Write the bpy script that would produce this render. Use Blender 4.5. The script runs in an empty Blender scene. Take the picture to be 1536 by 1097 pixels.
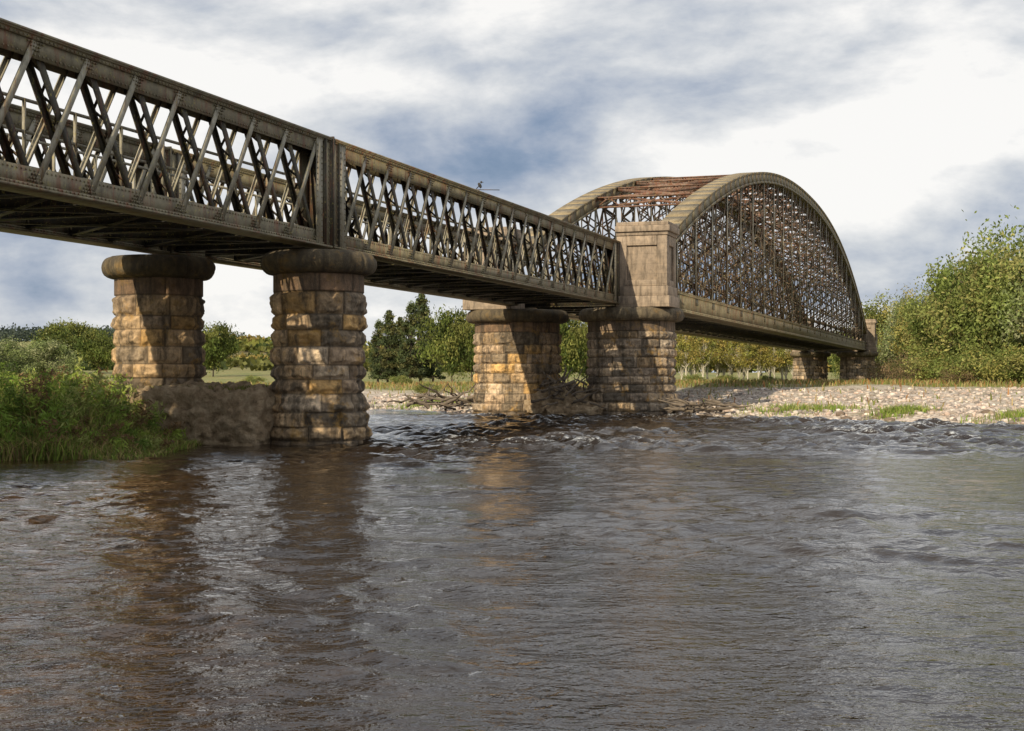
import bpy, math, random
import numpy as np
from mathutils import Vector, Matrix
rng=np.random.default_rng(7); random.seed(7)
S=bpy.context.scene
COL=S.collection
# ------------------------------------------------------------ helpers
T3=rng.random((32,32,32))
def vn3(x,y,z):
    x=np.asarray(x,float);y=np.asarray(y,float);z=np.asarray(z,float)
    xi=np.floor(x).astype(int);yi=np.floor(y).astype(int);zi=np.floor(z).astype(int)
    fx=x-xi;fy=y-yi;fz=z-zi
    fx=fx*fx*(3-2*fx);fy=fy*fy*(3-2*fy);fz=fz*fz*(3-2*fz)
    def g(a,b,c): return T3[(xi+a)%32,(yi+b)%32,(zi+c)%32]
    c00=g(0,0,0)*(1-fx)+g(1,0,0)*fx;c10=g(0,1,0)*(1-fx)+g(1,1,0)*fx
    c01=g(0,0,1)*(1-fx)+g(1,0,1)*fx;c11=g(0,1,1)*(1-fx)+g(1,1,1)*fx
    return (c00*(1-fy)+c10*fy)*(1-fz)+(c01*(1-fy)+c11*fy)*fz
def fbm(x,y,z=0.0,o=4):
    x=np.asarray(x,float);y=np.asarray(y,float);z=np.zeros_like(x)+z
    r=0;a=.5;t=0
    for i in range(o):
        r=r+a*vn3(x+i*7.3,y+i*3.1,z+i*5.7);t+=a
        x=x*2.03;y=y*2.03;z=z*2.03;a*=.5
    return r/t
def sm(a,b,x):
    t=np.clip((np.asarray(x,float)-a)/(b-a),0,1);return t*t*(3-2*t)

def mk(name,V,F,mat,C=None,smooth=False,parent=None,loc=None):
    me=bpy.data.meshes.new(name)
    V=np.asarray(V,np.float32).reshape(-1,3)
    if isinstance(F,np.ndarray):
        n,k=F.shape
        me.vertices.add(len(V));me.vertices.foreach_set("co",V.ravel())
        me.loops.add(n*k);me.loops.foreach_set("vertex_index",F.astype(np.int32).ravel())
        me.polygons.add(n);me.polygons.foreach_set("loop_start",np.arange(0,n*k,k,dtype=np.int32))
        try: me.polygons.foreach_set("loop_total",np.full(n,k,np.int32))
        except Exception: pass
        me.update(calc_edges=True);me.validate()
    else:
        me.from_pydata(V.tolist(),[],F);me.update()
    if C is not None:
        C=np.asarray(C,np.float32)
        if C.shape[1]==3: C=np.concatenate([C,np.ones((len(C),1),np.float32)],1)
        a=me.color_attributes.new("Col",'FLOAT_COLOR','POINT');a.data.foreach_set("color",C.ravel())
    if smooth: me.polygons.foreach_set("use_smooth",np.ones(len(me.polygons),bool))
    me.materials.append(mat)
    ob=bpy.data.objects.new(name,me);COL.objects.link(ob)
    if parent: ob.parent=parent
    if loc is not None: ob.location=loc
    return ob
def empty(name,loc=(0,0,0),rot=0):
    e=bpy.data.objects.new(name,None);COL.objects.link(e);e.location=loc;e.rotation_euler=(0,0,rot);return e

class B:
    def __init__(s): s.V=[];s.F=[]
    def add8(s,c):
        n=len(s.V);s.V+=c
        s.F+=[(n,n+3,n+2,n+1),(n+4,n+5,n+6,n+7),(n,n+1,n+5,n+4),(n+1,n+2,n+6,n+5),(n+2,n+3,n+7,n+6),(n+3,n,n+4,n+7)]
    def box(s,x0,x1,y0,y1,z0,z1):
        s.add8([(x0,y0,z0),(x1,y0,z0),(x1,y1,z0),(x0,y1,z0),(x0,y0,z1),(x1,y0,z1),(x1,y1,z1),(x0,y1,z1)])
    def beam(s,p0,p1,a,b,side=(0,1,0)):
        p0=Vector(p0);p1=Vector(p1);d=(p1-p0).normalized();sd=Vector(side)
        sd=(sd-d*sd.dot(d)).normalized();u=d.cross(sd)
        A=sd*a/2;Bv=u*b/2
        s.add8([tuple(q) for q in (p0-A-Bv,p0+A-Bv,p0+A+Bv,p0-A+Bv,p1-A-Bv,p1+A-Bv,p1+A+Bv,p1-A+Bv)])
    def make(s,name,mat,parent=None,bev=0):
        ob=mk(name,s.V,np.array(s.F),mat,parent=parent)
        if bev:
            m=ob.modifiers.new("b",'BEVEL');m.width=bev;m.segments=2
        return ob
def tube(pts,rad,n=7):
    V=[];F=[]
    pts=[Vector(p) for p in pts]
    for i,p in enumerate(pts):
        d=(pts[min(i+1,len(pts)-1)]-pts[max(i-1,0)]).normalized()
        a=d.orthogonal().normalized();b=d.cross(a)
        for k in range(n):
            t=2*math.pi*k/n;V.append(tuple(p+(a*math.cos(t)+b*math.sin(t))*rad[i]))
    for i in range(len(pts)-1):
        for k in range(n):
            F.append((i*n+k,i*n+(k+1)%n,(i+1)*n+(k+1)%n,(i+1)*n+k))
    return np.array(V),np.array(F)
# ------------------------------------------------------------ materials
def newmat(name):
    m=bpy.data.materials.new(name);m.use_nodes=True
    nt=m.node_tree;bs=nt.nodes["Principled BSDF"];return m,nt,bs
def ramp(nt,fac,stops):
    r=nt.nodes.new("ShaderNodeValToRGB");e=r.color_ramp.elements
    while len(e)<len(stops): e.new(.5)
    for i,(p,c) in enumerate(stops): e[i].position=p;e[i].color=(*c,1)
    nt.links.new(fac,r.inputs[0]);return r.outputs[0]
def noise(nt,vec,scale,detail=5,rough=.6,dist=0):
    n=nt.nodes.new("ShaderNodeTexNoise");n.inputs["Scale"].default_value=scale;n.inputs["Detail"].default_value=detail
    n.inputs["Roughness"].default_value=rough;n.inputs["Distortion"].default_value=dist
    if vec is not None: nt.links.new(vec,n.inputs["Vector"])
    return n.outputs["Fac"]
def mixc(nt,f,a,b,mode='MIX'):
    m=nt.nodes.new("ShaderNodeMix");m.data_type='RGBA';m.blend_type=mode
    for s,v in ((m.inputs[0],f),(m.inputs[6],a),(m.inputs[7],b)):
        if hasattr(v,"is_linked"): nt.links.new(v,s)
        elif isinstance(v,(int,float)): s.default_value=v
        else: s.default_value=(*v,1)
    return m.outputs[2]
def mth(nt,op,a,b=0.0,c=None,clamp=False):
    m=nt.nodes.new("ShaderNodeMath");m.operation=op;m.use_clamp=clamp
    for i,v in enumerate((a,b,c)):
        if v is None: continue
        if hasattr(v,"is_linked"): nt.links.new(v,m.inputs[i])
        else: m.inputs[i].default_value=v
    return m.outputs[0]
def bump(nt,bs,h,st,dist):
    b=nt.nodes.new("ShaderNodeBump");b.inputs["Strength"].default_value=st;b.inputs["Distance"].default_value=dist
    nt.links.new(h,b.inputs["Height"]);nt.links.new(b.outputs[0],bs.inputs["Normal"])
def objco(nt,scale=(1,1,1)):
    t=nt.nodes.new("ShaderNodeTexCoord");m=nt.nodes.new("ShaderNodeMapping");m.inputs["Scale"].default_value=scale
    nt.links.new(t.outputs["Object"],m.inputs[0]);return m.outputs[0]
def iron(name,c1,c2,c3,rust,rl=.62,sc=1.0,moss=.6):
    m,nt,bs=newmat(name);v=objco(nt)
    base=ramp(nt,noise(nt,v,1.3*sc,8,.7),[(.3,c1),(.5,c2),(.68,c3)])
    vs=objco(nt,(3,3,.5))
    r=ramp(nt,noise(nt,vs,1.6*sc,7,.75),[(rl-.08,(0,0,0)),(rl+.04,(1,1,1))])
    c=mixc(nt,r,base,rust)
    dk=ramp(nt,noise(nt,objco(nt,(2,2,1)),3.1*sc,8,.8),[(.36,(.35,.33,.3)),(.5,(1,1,1))])
    c=mixc(nt,.8,c,dk,'MULTIPLY')
    sp=ramp(nt,noise(nt,v,14,4,.7),[(.58,(0,0,0)),(.67,(1,1,1))])
    c=mixc(nt,mth(nt,'MULTIPLY',sp,moss),c,(.34,.3,.08))
    nt.links.new(c,bs.inputs["Base Color"]);bs.inputs["Roughness"].default_value=.68
    bump(nt,bs,noise(nt,v,25,5,.7),.35,.01);return m
M_ch=iron("olive_painted_iron",(.11,.094,.06),(.185,.162,.1),(.28,.245,.16),(.18,.09,.05),.58)
M_li=iron("grey_painted_iron",(.18,.165,.12),(.29,.27,.205),(.4,.37,.31),(.2,.12,.06),.6)
M_dk=iron("dark_mossy_iron",(.02,.018,.013),(.045,.04,.028),(.09,.08,.042),(.1,.045,.025),.58)
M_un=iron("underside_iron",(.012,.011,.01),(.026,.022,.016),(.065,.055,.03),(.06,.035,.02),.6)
M_rib=iron("ochre_iron",(.19,.15,.08),(.29,.23,.135),(.37,.3,.18),(.13,.09,.05),.62,.7,.3)
M_rw=iron("weathered_lattice_iron",(.042,.032,.023),(.088,.07,.047),(.19,.165,.115),(.15,.07,.037),.57)
M_br=iron("rust_bracing_iron",(.1,.062,.045),(.19,.12,.09),(.27,.21,.17),(.19,.08,.045),.54)

def stone(name):
    m,nt,bs=newmat(name)
    a=nt.nodes.new("ShaderNodeVertexColor");a.layer_name="Col"
    v=objco(nt)
    n1=ramp(nt,noise(nt,v,5,9,.75),[(.3,(.4,.38,.35)),(.5,(.88,.88,.88)),(.7,(1.45,1.4,1.3))])
    c=mixc(nt,1.0,a.outputs[0],n1,'MULTIPLY')
    vs=objco(nt,(2.2,2.2,.35))
    st=ramp(nt,noise(nt,vs,1.5,8,.72),[(.46,(0,0,0)),(.58,(1,1,1))])
    c=mixc(nt,mth(nt,'MULTIPLY',st,.8),c,(.055,.044,.031))
    li=ramp(nt,noise(nt,v,2.2,7,.75),[(.54,(0,0,0)),(.66,(1,1,1))])
    c=mixc(nt,mth(nt,'MULTIPLY',li,.65),c,(.42,.24,.055))
    gp=nt.nodes.new("ShaderNodeNewGeometry");sp=nt.nodes.new("ShaderNodeSeparateXYZ");nt.links.new(gp.outputs["Position"],sp.inputs[0])
    wz=mth(nt,'ADD',sp.outputs[2],mth(nt,'MULTIPLY',noise(nt,v,3,3),.35))
    wet=ramp(nt,wz,[(.2,(1,1,1)),(.4,(0,0,0))])
    c=mixc(nt,mth(nt,'MULTIPLY',wet,.75),c,(.04,.03,.02))
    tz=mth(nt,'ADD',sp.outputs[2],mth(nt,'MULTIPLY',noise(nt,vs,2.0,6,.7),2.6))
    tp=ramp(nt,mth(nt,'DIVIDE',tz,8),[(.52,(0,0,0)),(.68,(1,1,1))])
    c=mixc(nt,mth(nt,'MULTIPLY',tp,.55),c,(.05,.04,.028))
    nt.links.new(c,bs.inputs["Base Color"]);bs.inputs["Roughness"].default_value=.9
    bump(nt,bs,noise(nt,v,14,9,.75),.9,.045);return m
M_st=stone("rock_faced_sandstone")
def ashlar():
    m,nt,bs=newmat("dressed_sandstone");v=objco(nt)
    a=nt.nodes.new("ShaderNodeVertexColor");a.layer_name="Col"
    n1=ramp(nt,noise(nt,v,4,9,.7),[(.3,(.6,.58,.55)),(.5,(.95,.95,.95)),(.7,(1.25,1.2,1.12))])
    c=mixc(nt,1.0,a.outputs[0],n1,'MULTIPLY')
    st=ramp(nt,noise(nt,objco(nt,(3,3,.4)),1.8,7,.7),[(.48,(0,0,0)),(.64,(1,1,1))])
    c=mixc(nt,mth(nt,'MULTIPLY',st,.68),c,(.08,.065,.05))
    sp=nt.nodes.new("ShaderNodeSeparateXYZ");nt.links.new(v,sp.inputs[0])
    fz=mth(nt,'FRACT',mth(nt,'DIVIDE',sp.outputs[2],.41));j=ramp(nt,fz,[(.0,(.45,.45,.45)),(.035,(1,1,1))])
    c=mixc(nt,1.0,c,j,'MULTIPLY')
    nt.links.new(c,bs.inputs["Base Color"]);bs.inputs["Roughness"].default_value=.9
    bump(nt,bs,noise(nt,v,22,8,.7),.5,.02);return m
M_as=ashlar()
def simple(name,stops,scale,detail=6,bs_=.5,bd=.02,rough=.9,rg=.65):
    m,nt,bs=newmat(name);v=objco(nt)
    nn=noise(nt,v,scale,detail,rg)
    nt.links.new(ramp(nt,nn,stops),bs.inputs["Base Color"]);bs.inputs["Roughness"].default_value=rough
    bump(nt,bs,noise(nt,v,scale*3,8,.7),bs_,bd);return m
def attrmat(name,rough=.8,transl=0,nsc=0,spec=.2):
    m,nt,bs=newmat(name);a=nt.nodes.new("ShaderNodeVertexColor");a.layer_name="Col"
    c=a.outputs[0]
    if nsc:
        c=mixc(nt,1.0,c,ramp(nt,noise(nt,objco(nt),nsc,6,.7),[(.3,(.6,.6,.6)),(.7,(1.3,1.3,1.3))]),'MULTIPLY')
    nt.links.new(c,bs.inputs["Base Color"]);bs.inputs["Roughness"].default_value=rough
    bs.inputs["Specular IOR Level"].default_value=spec
    if transl:
        t=nt.nodes.new("ShaderNodeBsdfTranslucent");nt.links.new(c,t.inputs[0])
        mx=nt.nodes.new("ShaderNodeMixShader");mx.inputs[0].default_value=transl
        nt.links.new(bs.outputs[0],mx.inputs[1]);nt.links.new(t.outputs[0],mx.inputs[2])
        nt.links.new(mx.outputs[0],nt.nodes["Material Output"].inputs[0])
    return m
M_leaf=attrmat("foliage",.6,.3)
M_peb=attrmat("pebble_stone",.85,0,4)
M_wood=simple("driftwood",[(.3,(.08,.065,.05)),(.6,(.18,.145,.11)),(.8,(.28,.25,.2))],4)
M_soil=simple("soil_rubble",[(.32,(.1,.07,.045)),(.46,(.32,.23,.135)),(.64,(.5,.39,.26))],3,9,1.0,.14,rg=.75)

# ------------------------------------------------------------ bridge frame
AL=math.atan2(732,2133);sa,ca=math.sin(AL),math.cos(AL)
P0=(-4.193,33.0)
def W(t,y,z=0): return (P0[0]+t*sa-y*ca,P0[1]+t*ca+y*sa,z)
ROT=math.pi/2-AL
BR=empty("iron_railway_viaduct",(P0[0],P0[1],0),ROT)
ZB,ZT=4.53,7.08
SP=1.43
def approach(name,t0,t1):
    ch=B();li=B();dk=B();un=B();rl=B()
    for yo,fl in ((0,1),(4.35,0)):
        ch.box(t0,t1,yo-.06,yo+.51,ZT-.04,ZT)
        ch.box(t0,t1,yo-.045,yo+.495,ZT-.065,ZT-.042)
        ch.box(t0,t1,yo+0,yo+.045,ZT-.13,ZT-.067)
        ch.box(t0,t1,yo+.045,yo+.065,ZT-.42,ZT-.067)
        ch.box(t0,t1,yo+.385,yo+.405,ZT-.42,ZT-.067)
        ch.box(t0,t1,yo-.06,yo+.51,ZB,ZB+.04)
        ch.box(t0,t1,yo+0,yo+.045,ZB+.042,ZB+.1)
        ch.box(t0,t1,yo+.045,yo+.065,ZB+.042,ZB+.37)
        ch.box(t0,t1,yo+.385,yo+.405,ZB+.042,ZB+.37)
        n=int(round((t1-t0-1.2)/SP));s=(t1-t0-1.2)/n;a0=t0+.6
        z0=ZB+.12;z1=ZT-.15
        for i in range(n):
            a=a0+i*s
            for yy in (yo+.03,yo+.42):
                li.beam((a+.04,yy,z0),(a+s-.04,yy,z1),.02,.13)
                li.beam((a+.04,yy+(.03 if yy<yo+.2 else -.03),z0+.05),(a+s-.04,yy+(.03 if yy<yo+.2 else -.03),z1-.05),.05,.016)
            p0=Vector((a+s-.04,0,z0+.02));p1=Vector((a+.04,0,z1-.02))
            d=(p1-p0).normalized();nrm=Vector((d.z,0,-d.x))
            for yy in (yo+.1,yo+.35):
                q=Vector((0,yy,0));dk.beam(p0+q,p1+q,.02,.16)
                q2=Vector((0,yy+(.03 if yy<yo+.2 else -.03),0))+nrm*.055
                dk.beam(p0+q2,p1+q2,.06,.016)
            L=(p1-p0).length;m=9
            for k in range(m):
                A=p0+d*(L*(k+.0)/m);Bp=p0+d*(L*(k+1.0)/m)
                y0,y1=(yo+.1,yo+.35) if k%2 else (yo+.35,yo+.1)
                dk.beam(A+Vector((0,y0,0))+nrm*.07,Bp+Vector((0,y1,0))+nrm*.07,.012,.05,side=tuple(nrm))
        for e,sg in ((t0,1),(t1,-1)):
            for (u0,u1,yy0,yy1,bb) in ((.02,.05,yo-.03,yo+.5,dk),(.05,.33,yo+.0,yo+.022,ch),(.3,.33,yo-.05,yo+.5,dk),(.42,.72,yo-.004,yo+.016,li),(.05,.72,yo+.43,yo+.45,ch)):
                x0,x1=sorted((e+sg*u0,e+sg*u1));bb.box(x0,x1,yy0,yy1,ZB+.045,ZT-.07)
        k=.11;nn=int((t1-t0)/k)
        for zz in (ZT-.1,ZT-.36,ZB+.075,ZB+.32):
            yy=yo+(0 if zz in (ZT-.1,ZB+.075) else .045)
            for j in range(nn):
                x=t0+(j+.5)*k;r=.016
                ch.box(x-r,x+r,yy-.012,yy,zz-r,zz+r)
        for i in range(n+1):
            a=a0+i*s
            for (zz,ww) in ((ZT-.17,.2),(ZT-.23,.14),(ZT-.29,.08),(ZB+.15,.2),(ZB+.2,.14),(ZB+.26,.08)):
                x=a-ww
                while x<=a+ww+.001:
                    ch.box(x-.014,x+.014,yo+.008,yo+.044,zz-.014,zz+.014);x+=.075
        for e,sg in ((t0,1),(t1,-1)):
            for uu in (.1,.27,.46,.68):
                z=ZB+.2
                while z<ZT-.15:
                    x=e+sg*uu;ch.box(x-.016,x+.016,yo-.016,yo,z-.016,z+.016);z+=.13
    a=t0+.3
    while a<t1-.2:
        un.box(a-.01,a+.01,.41,4.4,ZB+.1,ZB+.44);un.box(a-.1,a+.1,.41,4.4,ZB+.08,ZB+.1);un.box(a-.1,a+.1,.41,4.4,ZB+.44,ZB+.46)
        a+=SP
    for yy in (1.3,2.1,2.9,3.7):
        un.box(t0,t1,yy-.06,yy+.06,ZB+.465,ZB+.6)
    a=t0;k=0
    while a<t1-.3:
        un.box(a,a+.24,1.25,3.75,ZB+.603,ZB+.65);a+=.3
    a=t0+.3;k=0
    while a+2*SP<t1:
        un.beam((a,.5,ZB+.07),(a+2*SP,4.3,ZB+.07),.12,.015,side=(0,1,0));un.beam((a+2*SP,.5,ZB+.05),(a,4.3,ZB+.05),.12,.015,side=(0,1,0));a+=2*SP
    for yy in (1.2,3.8):
        for zz in (5.75,6.3):
            rl.beam((t0,yy,zz),(t1,yy,zz),.05,.05)
        a=t0+.4
        while a<t1: rl.beam((a,yy,ZB+.65),(a,yy,6.32),.05,.05,side=(0,1,0));a+=SP
    ch.make(name+"_chords",M_ch,BR);li.make(name+"_flat_diagonals",M_li,BR)
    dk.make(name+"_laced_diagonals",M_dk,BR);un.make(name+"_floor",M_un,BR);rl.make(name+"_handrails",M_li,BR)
T2=27.9;TE=127.4
approach("span_a",-27.0,-.03);approach("span_b",.03,26.36);approach("span_c",TE+1.6,TE+28)
jp=B()
for yo in (0,4.35): jp.box(-.03+.001,.03-.001,yo-.07,yo+.52,ZB,ZT+.03)
jp.make("joint_posts",M_dk,BR)
A0,A1=28.4,126.9;AM=(A0+A1)/2;AH=(A1-A0)/2
def rz(t):
    s=min(1,abs((t-AM)/AH));return 6.9+8.35*(1-s**2.25)
N=70
rb=B();ro=B();vt=B();br=B();lc=B();fl=B()
ZL=5.38
def sweep(bb,y0,y1,top,bot):
    pts=[]
    for i in range(N+1):
        t=A0+(A1-A0)*i/N;dz=(rz(min(A1,t+.1))-rz(max(A0,t-.1)))/(min(A1,t+.1)-max(A0,t-.1))
        nx,nz=-dz/math.hypot(1,dz),1/math.hypot(1,dz);z=rz(t)
        pts.append(((t+nx*top,z+nz*top),(t+nx*bot,z+nz*bot)))
    for i in range(N):
        (a,b),(c,d)=pts[i],pts[i+1]
        bb.add8([(b[0],y0,b[1]),(d[0],y0,d[1]),(d[0],y1,d[1]),(b[0],y1,b[1]),(a[0],y0,a[1]),(c[0],y0,c[1]),(c[0],y1,c[1]),(a[0],y1,a[1])])
PAN=4.1
NP=int(round((A1-A0)/PAN));PAN=(A1-A0)/NP
def laced(bb,p,q,yA,yB,w,pitch,lw=.06):
    p=Vector(p);q=Vector(q);d=(q-p).normalized();L=(q-p).length
    for yy in (yA,yB):
        o=Vector((0,yy,0));bb.beam(p+o,q+o,.03,w)
    m=max(1,int(L/pitch));st=L/m
    for k in range(m):
        a=p+d*(k*st);b=p+d*((k+1)*st)
        y0,y1=(yA,yB) if k%2 else (yB,yA)
        bb.beam(a+Vector((0,y0,0)),b+Vector((0,y1,0)),.02,lw,side=(d.z,0,-d.x))
vl=B()
for (yA,yB) in ((-1.1,-.25),(4.95,5.8)):
    sweep(ro,yA-.08,yB+.08,0,-.05)
    sweep(rb,yA,yA+.04,-.05,-.62);sweep(rb,yB-.04,yB,-.05,-.62)
    sweep(rb,yA-.05,yA-.002,-.05,-.13);sweep(rb,yA-.05,yA-.002,-.55,-.67)
    sweep(rb,yA+.005,yB-.005,-.62,-.66)
    for yy in (yA,yB-.04):
        lc.box(A0,A1,yy,yy+.04,4.55,ZL)
    lc.box(A0,A1,yA-.07,yB+.07,ZL-.04,ZL);lc.box(A0,A1,yA-.07,yB+.07,4.5,4.55)
    lc.box(A0,A1,yA-.05,yA,4.55,4.63);lc.box(A0,A1,yA-.05,yA,ZL-.13,ZL-.04)
    for i2 in range(2*NP+1):
        t=A0+PAN*i2/2
        tt=min(max(t,A0+.25),A1-.25)
        if i2%2==0:
            vl.beam((tt,yA+.03,ZL),(tt,yA+.03,rz(tt)-.6),.03,.17)
            laced(vt,(tt,0,ZL),(tt,0,rz(tt)-.6),yA+.07,yB-.06,.14,.5,.08)
            lc.box(tt-.3,tt+.3,yA-.02,yA-.001,ZL-.45,ZL-.13)
        for sg in (1,-1):
            s=0
            while True:
                s+=.1;x=tt+sg*s;z=ZL+1.3*s
                if x<A0+.1 or x>A1-.1 or z>rz(x)-.6: break
            if s>1.2:
                if i2%2==0: laced(vt,(tt,0,ZL),(x,0,z),yA+.12,yB-.12,.17,.55,.08)
                else: vt.beam((tt,yA+.16,ZL),(x,yA+.16,z),.02,.1)
cy0,cy1=-.25,4.95
tprev=None
for i in range(NP+1):
    t=A0+PAN*i
    if rz(t)<9.9: continue
    z=rz(t)-.1
    for zo in (0,-.5):
        br.beam((t,cy0,z+zo),(t,cy1,z+zo),.22,.06,side=(1,0,0))
    m=8
    for k in range(m):
        y0=cy0+(cy1-cy0)*k/m;y1=cy0+(cy1-cy0)*(k+1)/m
        za,zb=(z,z-.5) if k%2 else (z-.5,z)
        br.beam((t,y0,za),(t,y1,zb),.05,.05,side=(1,0,0))
    if tprev is not None:
        zp=rz(tprev)-.2
        for ya,yb in ((cy0,cy1),(cy1,cy0)):
            br.beam((tprev,ya,zp),(t,yb,z-.1),.16,.1,side=(0,0,1))
            br.beam((tprev,ya,zp-.4),(t,yb,z-.5),.12,.05,side=(0,0,1))
    tprev=t
a=A0+.2
while a<A1:
    fl.box(a-.02,a+.02,-.25,4.95,4.6,5.1);fl.box(a-.14,a+.14,-.25,4.95,4.57,4.6);a+=PAN/2
for yy in (.9,1.9,2.8,3.8): fl.box(A0,A1,yy-.08,yy+.08,5.105,5.3)
fl.box(A0,A1,.9,3.9,5.302,5.36)
rlb=B()
for yy in (.95,3.85):
    for zz in (6.0,6.5): rlb.beam((A0,yy,zz),(A1,yy,zz),.06,.06)
ro.make("arch_rib_top_flange",M_rib,BR);rb.make("arch_rib_webs",M_ch,BR);vt.make("arch_lattice_web",M_rw,BR);vl.make("arch_verticals",M_li,BR)
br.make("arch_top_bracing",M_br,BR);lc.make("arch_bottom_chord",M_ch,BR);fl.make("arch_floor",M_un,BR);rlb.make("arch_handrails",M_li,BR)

# ------------------------------------------------------------ piers
PAL=np.array([(.52,.36,.2),(.45,.32,.19),(.37,.27,.18),(.3,.235,.165),(.17,.135,.095),(.53,.42,.3),(.52,.32,.12)])
def column(name,t,y,R,capR,seed,parent,ztop=4.42,zcap=3.9,nst=8,hc=.37,warm=1.0,grey=0.0):
    r_=np.random.default_rng(seed)
    zb=-1.0;nth=340;nz=int((zcap-zb)/.02)
    th=np.linspace(0,2*np.pi,nth,endpoint=False);zz=np.linspace(zb,zcap,nz)
    TH,Z=np.meshgrid(th,zz)
    band=.42
    edges=[zb];
    while edges[-1]<zcap-band-hc*.6: edges.append(edges[-1]+hc*r_.uniform(.86,1.14))
    edges[-1]=zcap-band;edges=np.array(edges+[zcap])
    k=np.clip(np.searchsorted(edges,Z,side='right')-1,0,len(edges)-2)
    X0=R*np.cos(TH);Y0=R*np.sin(TH)
    wob=(fbm(X0*3+seed,Y0*3,Z*3,3)-.5)*.06
    dv=np.minimum(Z-edges[k],edges[k+1]-Z)+wob*.35
    nc=len(edges)
    off=r_.random(nc);jit=r_.uniform(-.3,.3,(nc,nst+2))
    U=(TH/(2*np.pi)*nst+off[k])
    f=np.floor(U).astype(int)
    j0=f+jit[k,f%nst]*.6;j1=f+1+jit[k,(f+1)%nst]*.6
    sid=np.where(U<j0,f-1,np.where(U>j1,f+1,f))
    e0=sid+jit[k,sid%nst]*.6;e1=sid+1+jit[k,(sid+1)%nst]*.6
    du=np.minimum(U-e0,e1-U)*2*np.pi*R/nst
    top=(k>=nc-2)
    du=np.abs(du+wob*.3);dv=np.abs(dv)
    m=np.minimum(du,dv)
    nz1=fbm(X0*1.6+seed,Y0*1.6,Z*1.6,4);nz2=fbm(X0*5+seed,Y0*5,Z*5,5);nz3=1-np.abs(fbm(X0*3+9+seed,Y0*3,Z*3.5,4)*2-1)
    sr=r_.random((nc,nst+4));srn=sr[k,(sid%nst)]
    face=np.where(top,.02*sm(0,.02,m),.06*sm(0,.11,m)+(.12*(nz2-.5)+.12*(nz3-.75))*sm(.0,.07,m)+.06*(srn-.5)-.012)
    base=.07*sm(.95,.85,Z)+.05*sm(.5,.4,Z)
    r=R+face+base+(nz1-.5)*.05*(~top)
    V=np.stack([r*np.cos(TH),r*np.sin(TH),Z],-1).reshape(-1,3)
    pi_=r_.choice(len(PAL),(nc,nst+4),p=[.18,.2,.18,.14,.12,.08,.1])
    C=PAL[pi_[k,sid%nst]]*.85+PAL.mean(0)*.15
    C=C*(.68+.45*srn[...,None])
    C=np.where(top[...,None],np.array((.24,.15,.09))*(.8+.4*srn[...,None]),C)
    g=C.mean(-1,keepdims=True);C=C*(1-grey)+g*np.array((1.12,1,.86))*grey
    C=C*(.32+.68*sm(0,.03,m))[...,None]*warm*(.65+.65*nz3)[...,None]
    C=C.reshape(-1,3)
    idx=np.arange(nz*nth).reshape(nz,nth)
    F=np.stack([idx[:-1],np.roll(idx,-1,1)[:-1],np.roll(idx,-1,1)[1:],idx[1:]],-1).reshape(-1,4)
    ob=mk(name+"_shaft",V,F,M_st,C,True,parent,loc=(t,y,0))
    prof=[(R-.02,zcap-.02),(R+.04,zcap)]
    h=ztop-zcap
    for i in range(13):
        a=-math.pi/2+math.pi*i/12;prof.append((capR-h*.48+h*.48*math.cos(a),zcap+h/2+h/2*math.sin(a)))
    prof.append((0.01,ztop))
    n2=160;Vc=[];Cc=[]
    th=np.linspace(0,2*np.pi,n2,endpoint=False)
    nj=8
    for (rr,z) in prof:
        d=(fbm(np.cos(th)*4+seed,np.sin(th)*4,z*4,4)-.5)*.12
        jt=np.abs(((th/(2*np.pi)*nj+.3*seed)%1)-.5);jd=sm(.5,.485,jt)
        rr2=(rr+d)*1.0-(1-jd)*.03 if rr>.5 else rr+0*d
        Vc.append(np.stack([rr2*np.cos(th),rr2*np.sin(th),np.full(n2,z)],-1))
        c=np.array((.25,.19,.1))*(1-grey)+np.array((.42,.36,.27))*grey
        Cc.append(c[None]*(.35+1.2*fbm(np.cos(th)*2+seed,np.sin(th)*2,z,3))[:,None]*(.45+.55*jd)[:,None])
    m_=len(prof);idx=np.arange(m_*n2).reshape(m_,n2)
    F=np.stack([idx[:-1],np.roll(idx,-1,1)[:-1],np.roll(idx,-1,1)[1:],idx[1:]],-1).reshape(-1,4)
    mk(name+"_cap",np.concatenate(Vc),F,M_st,np.concatenate(Cc),True,parent,loc=(t,y,0))
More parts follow.
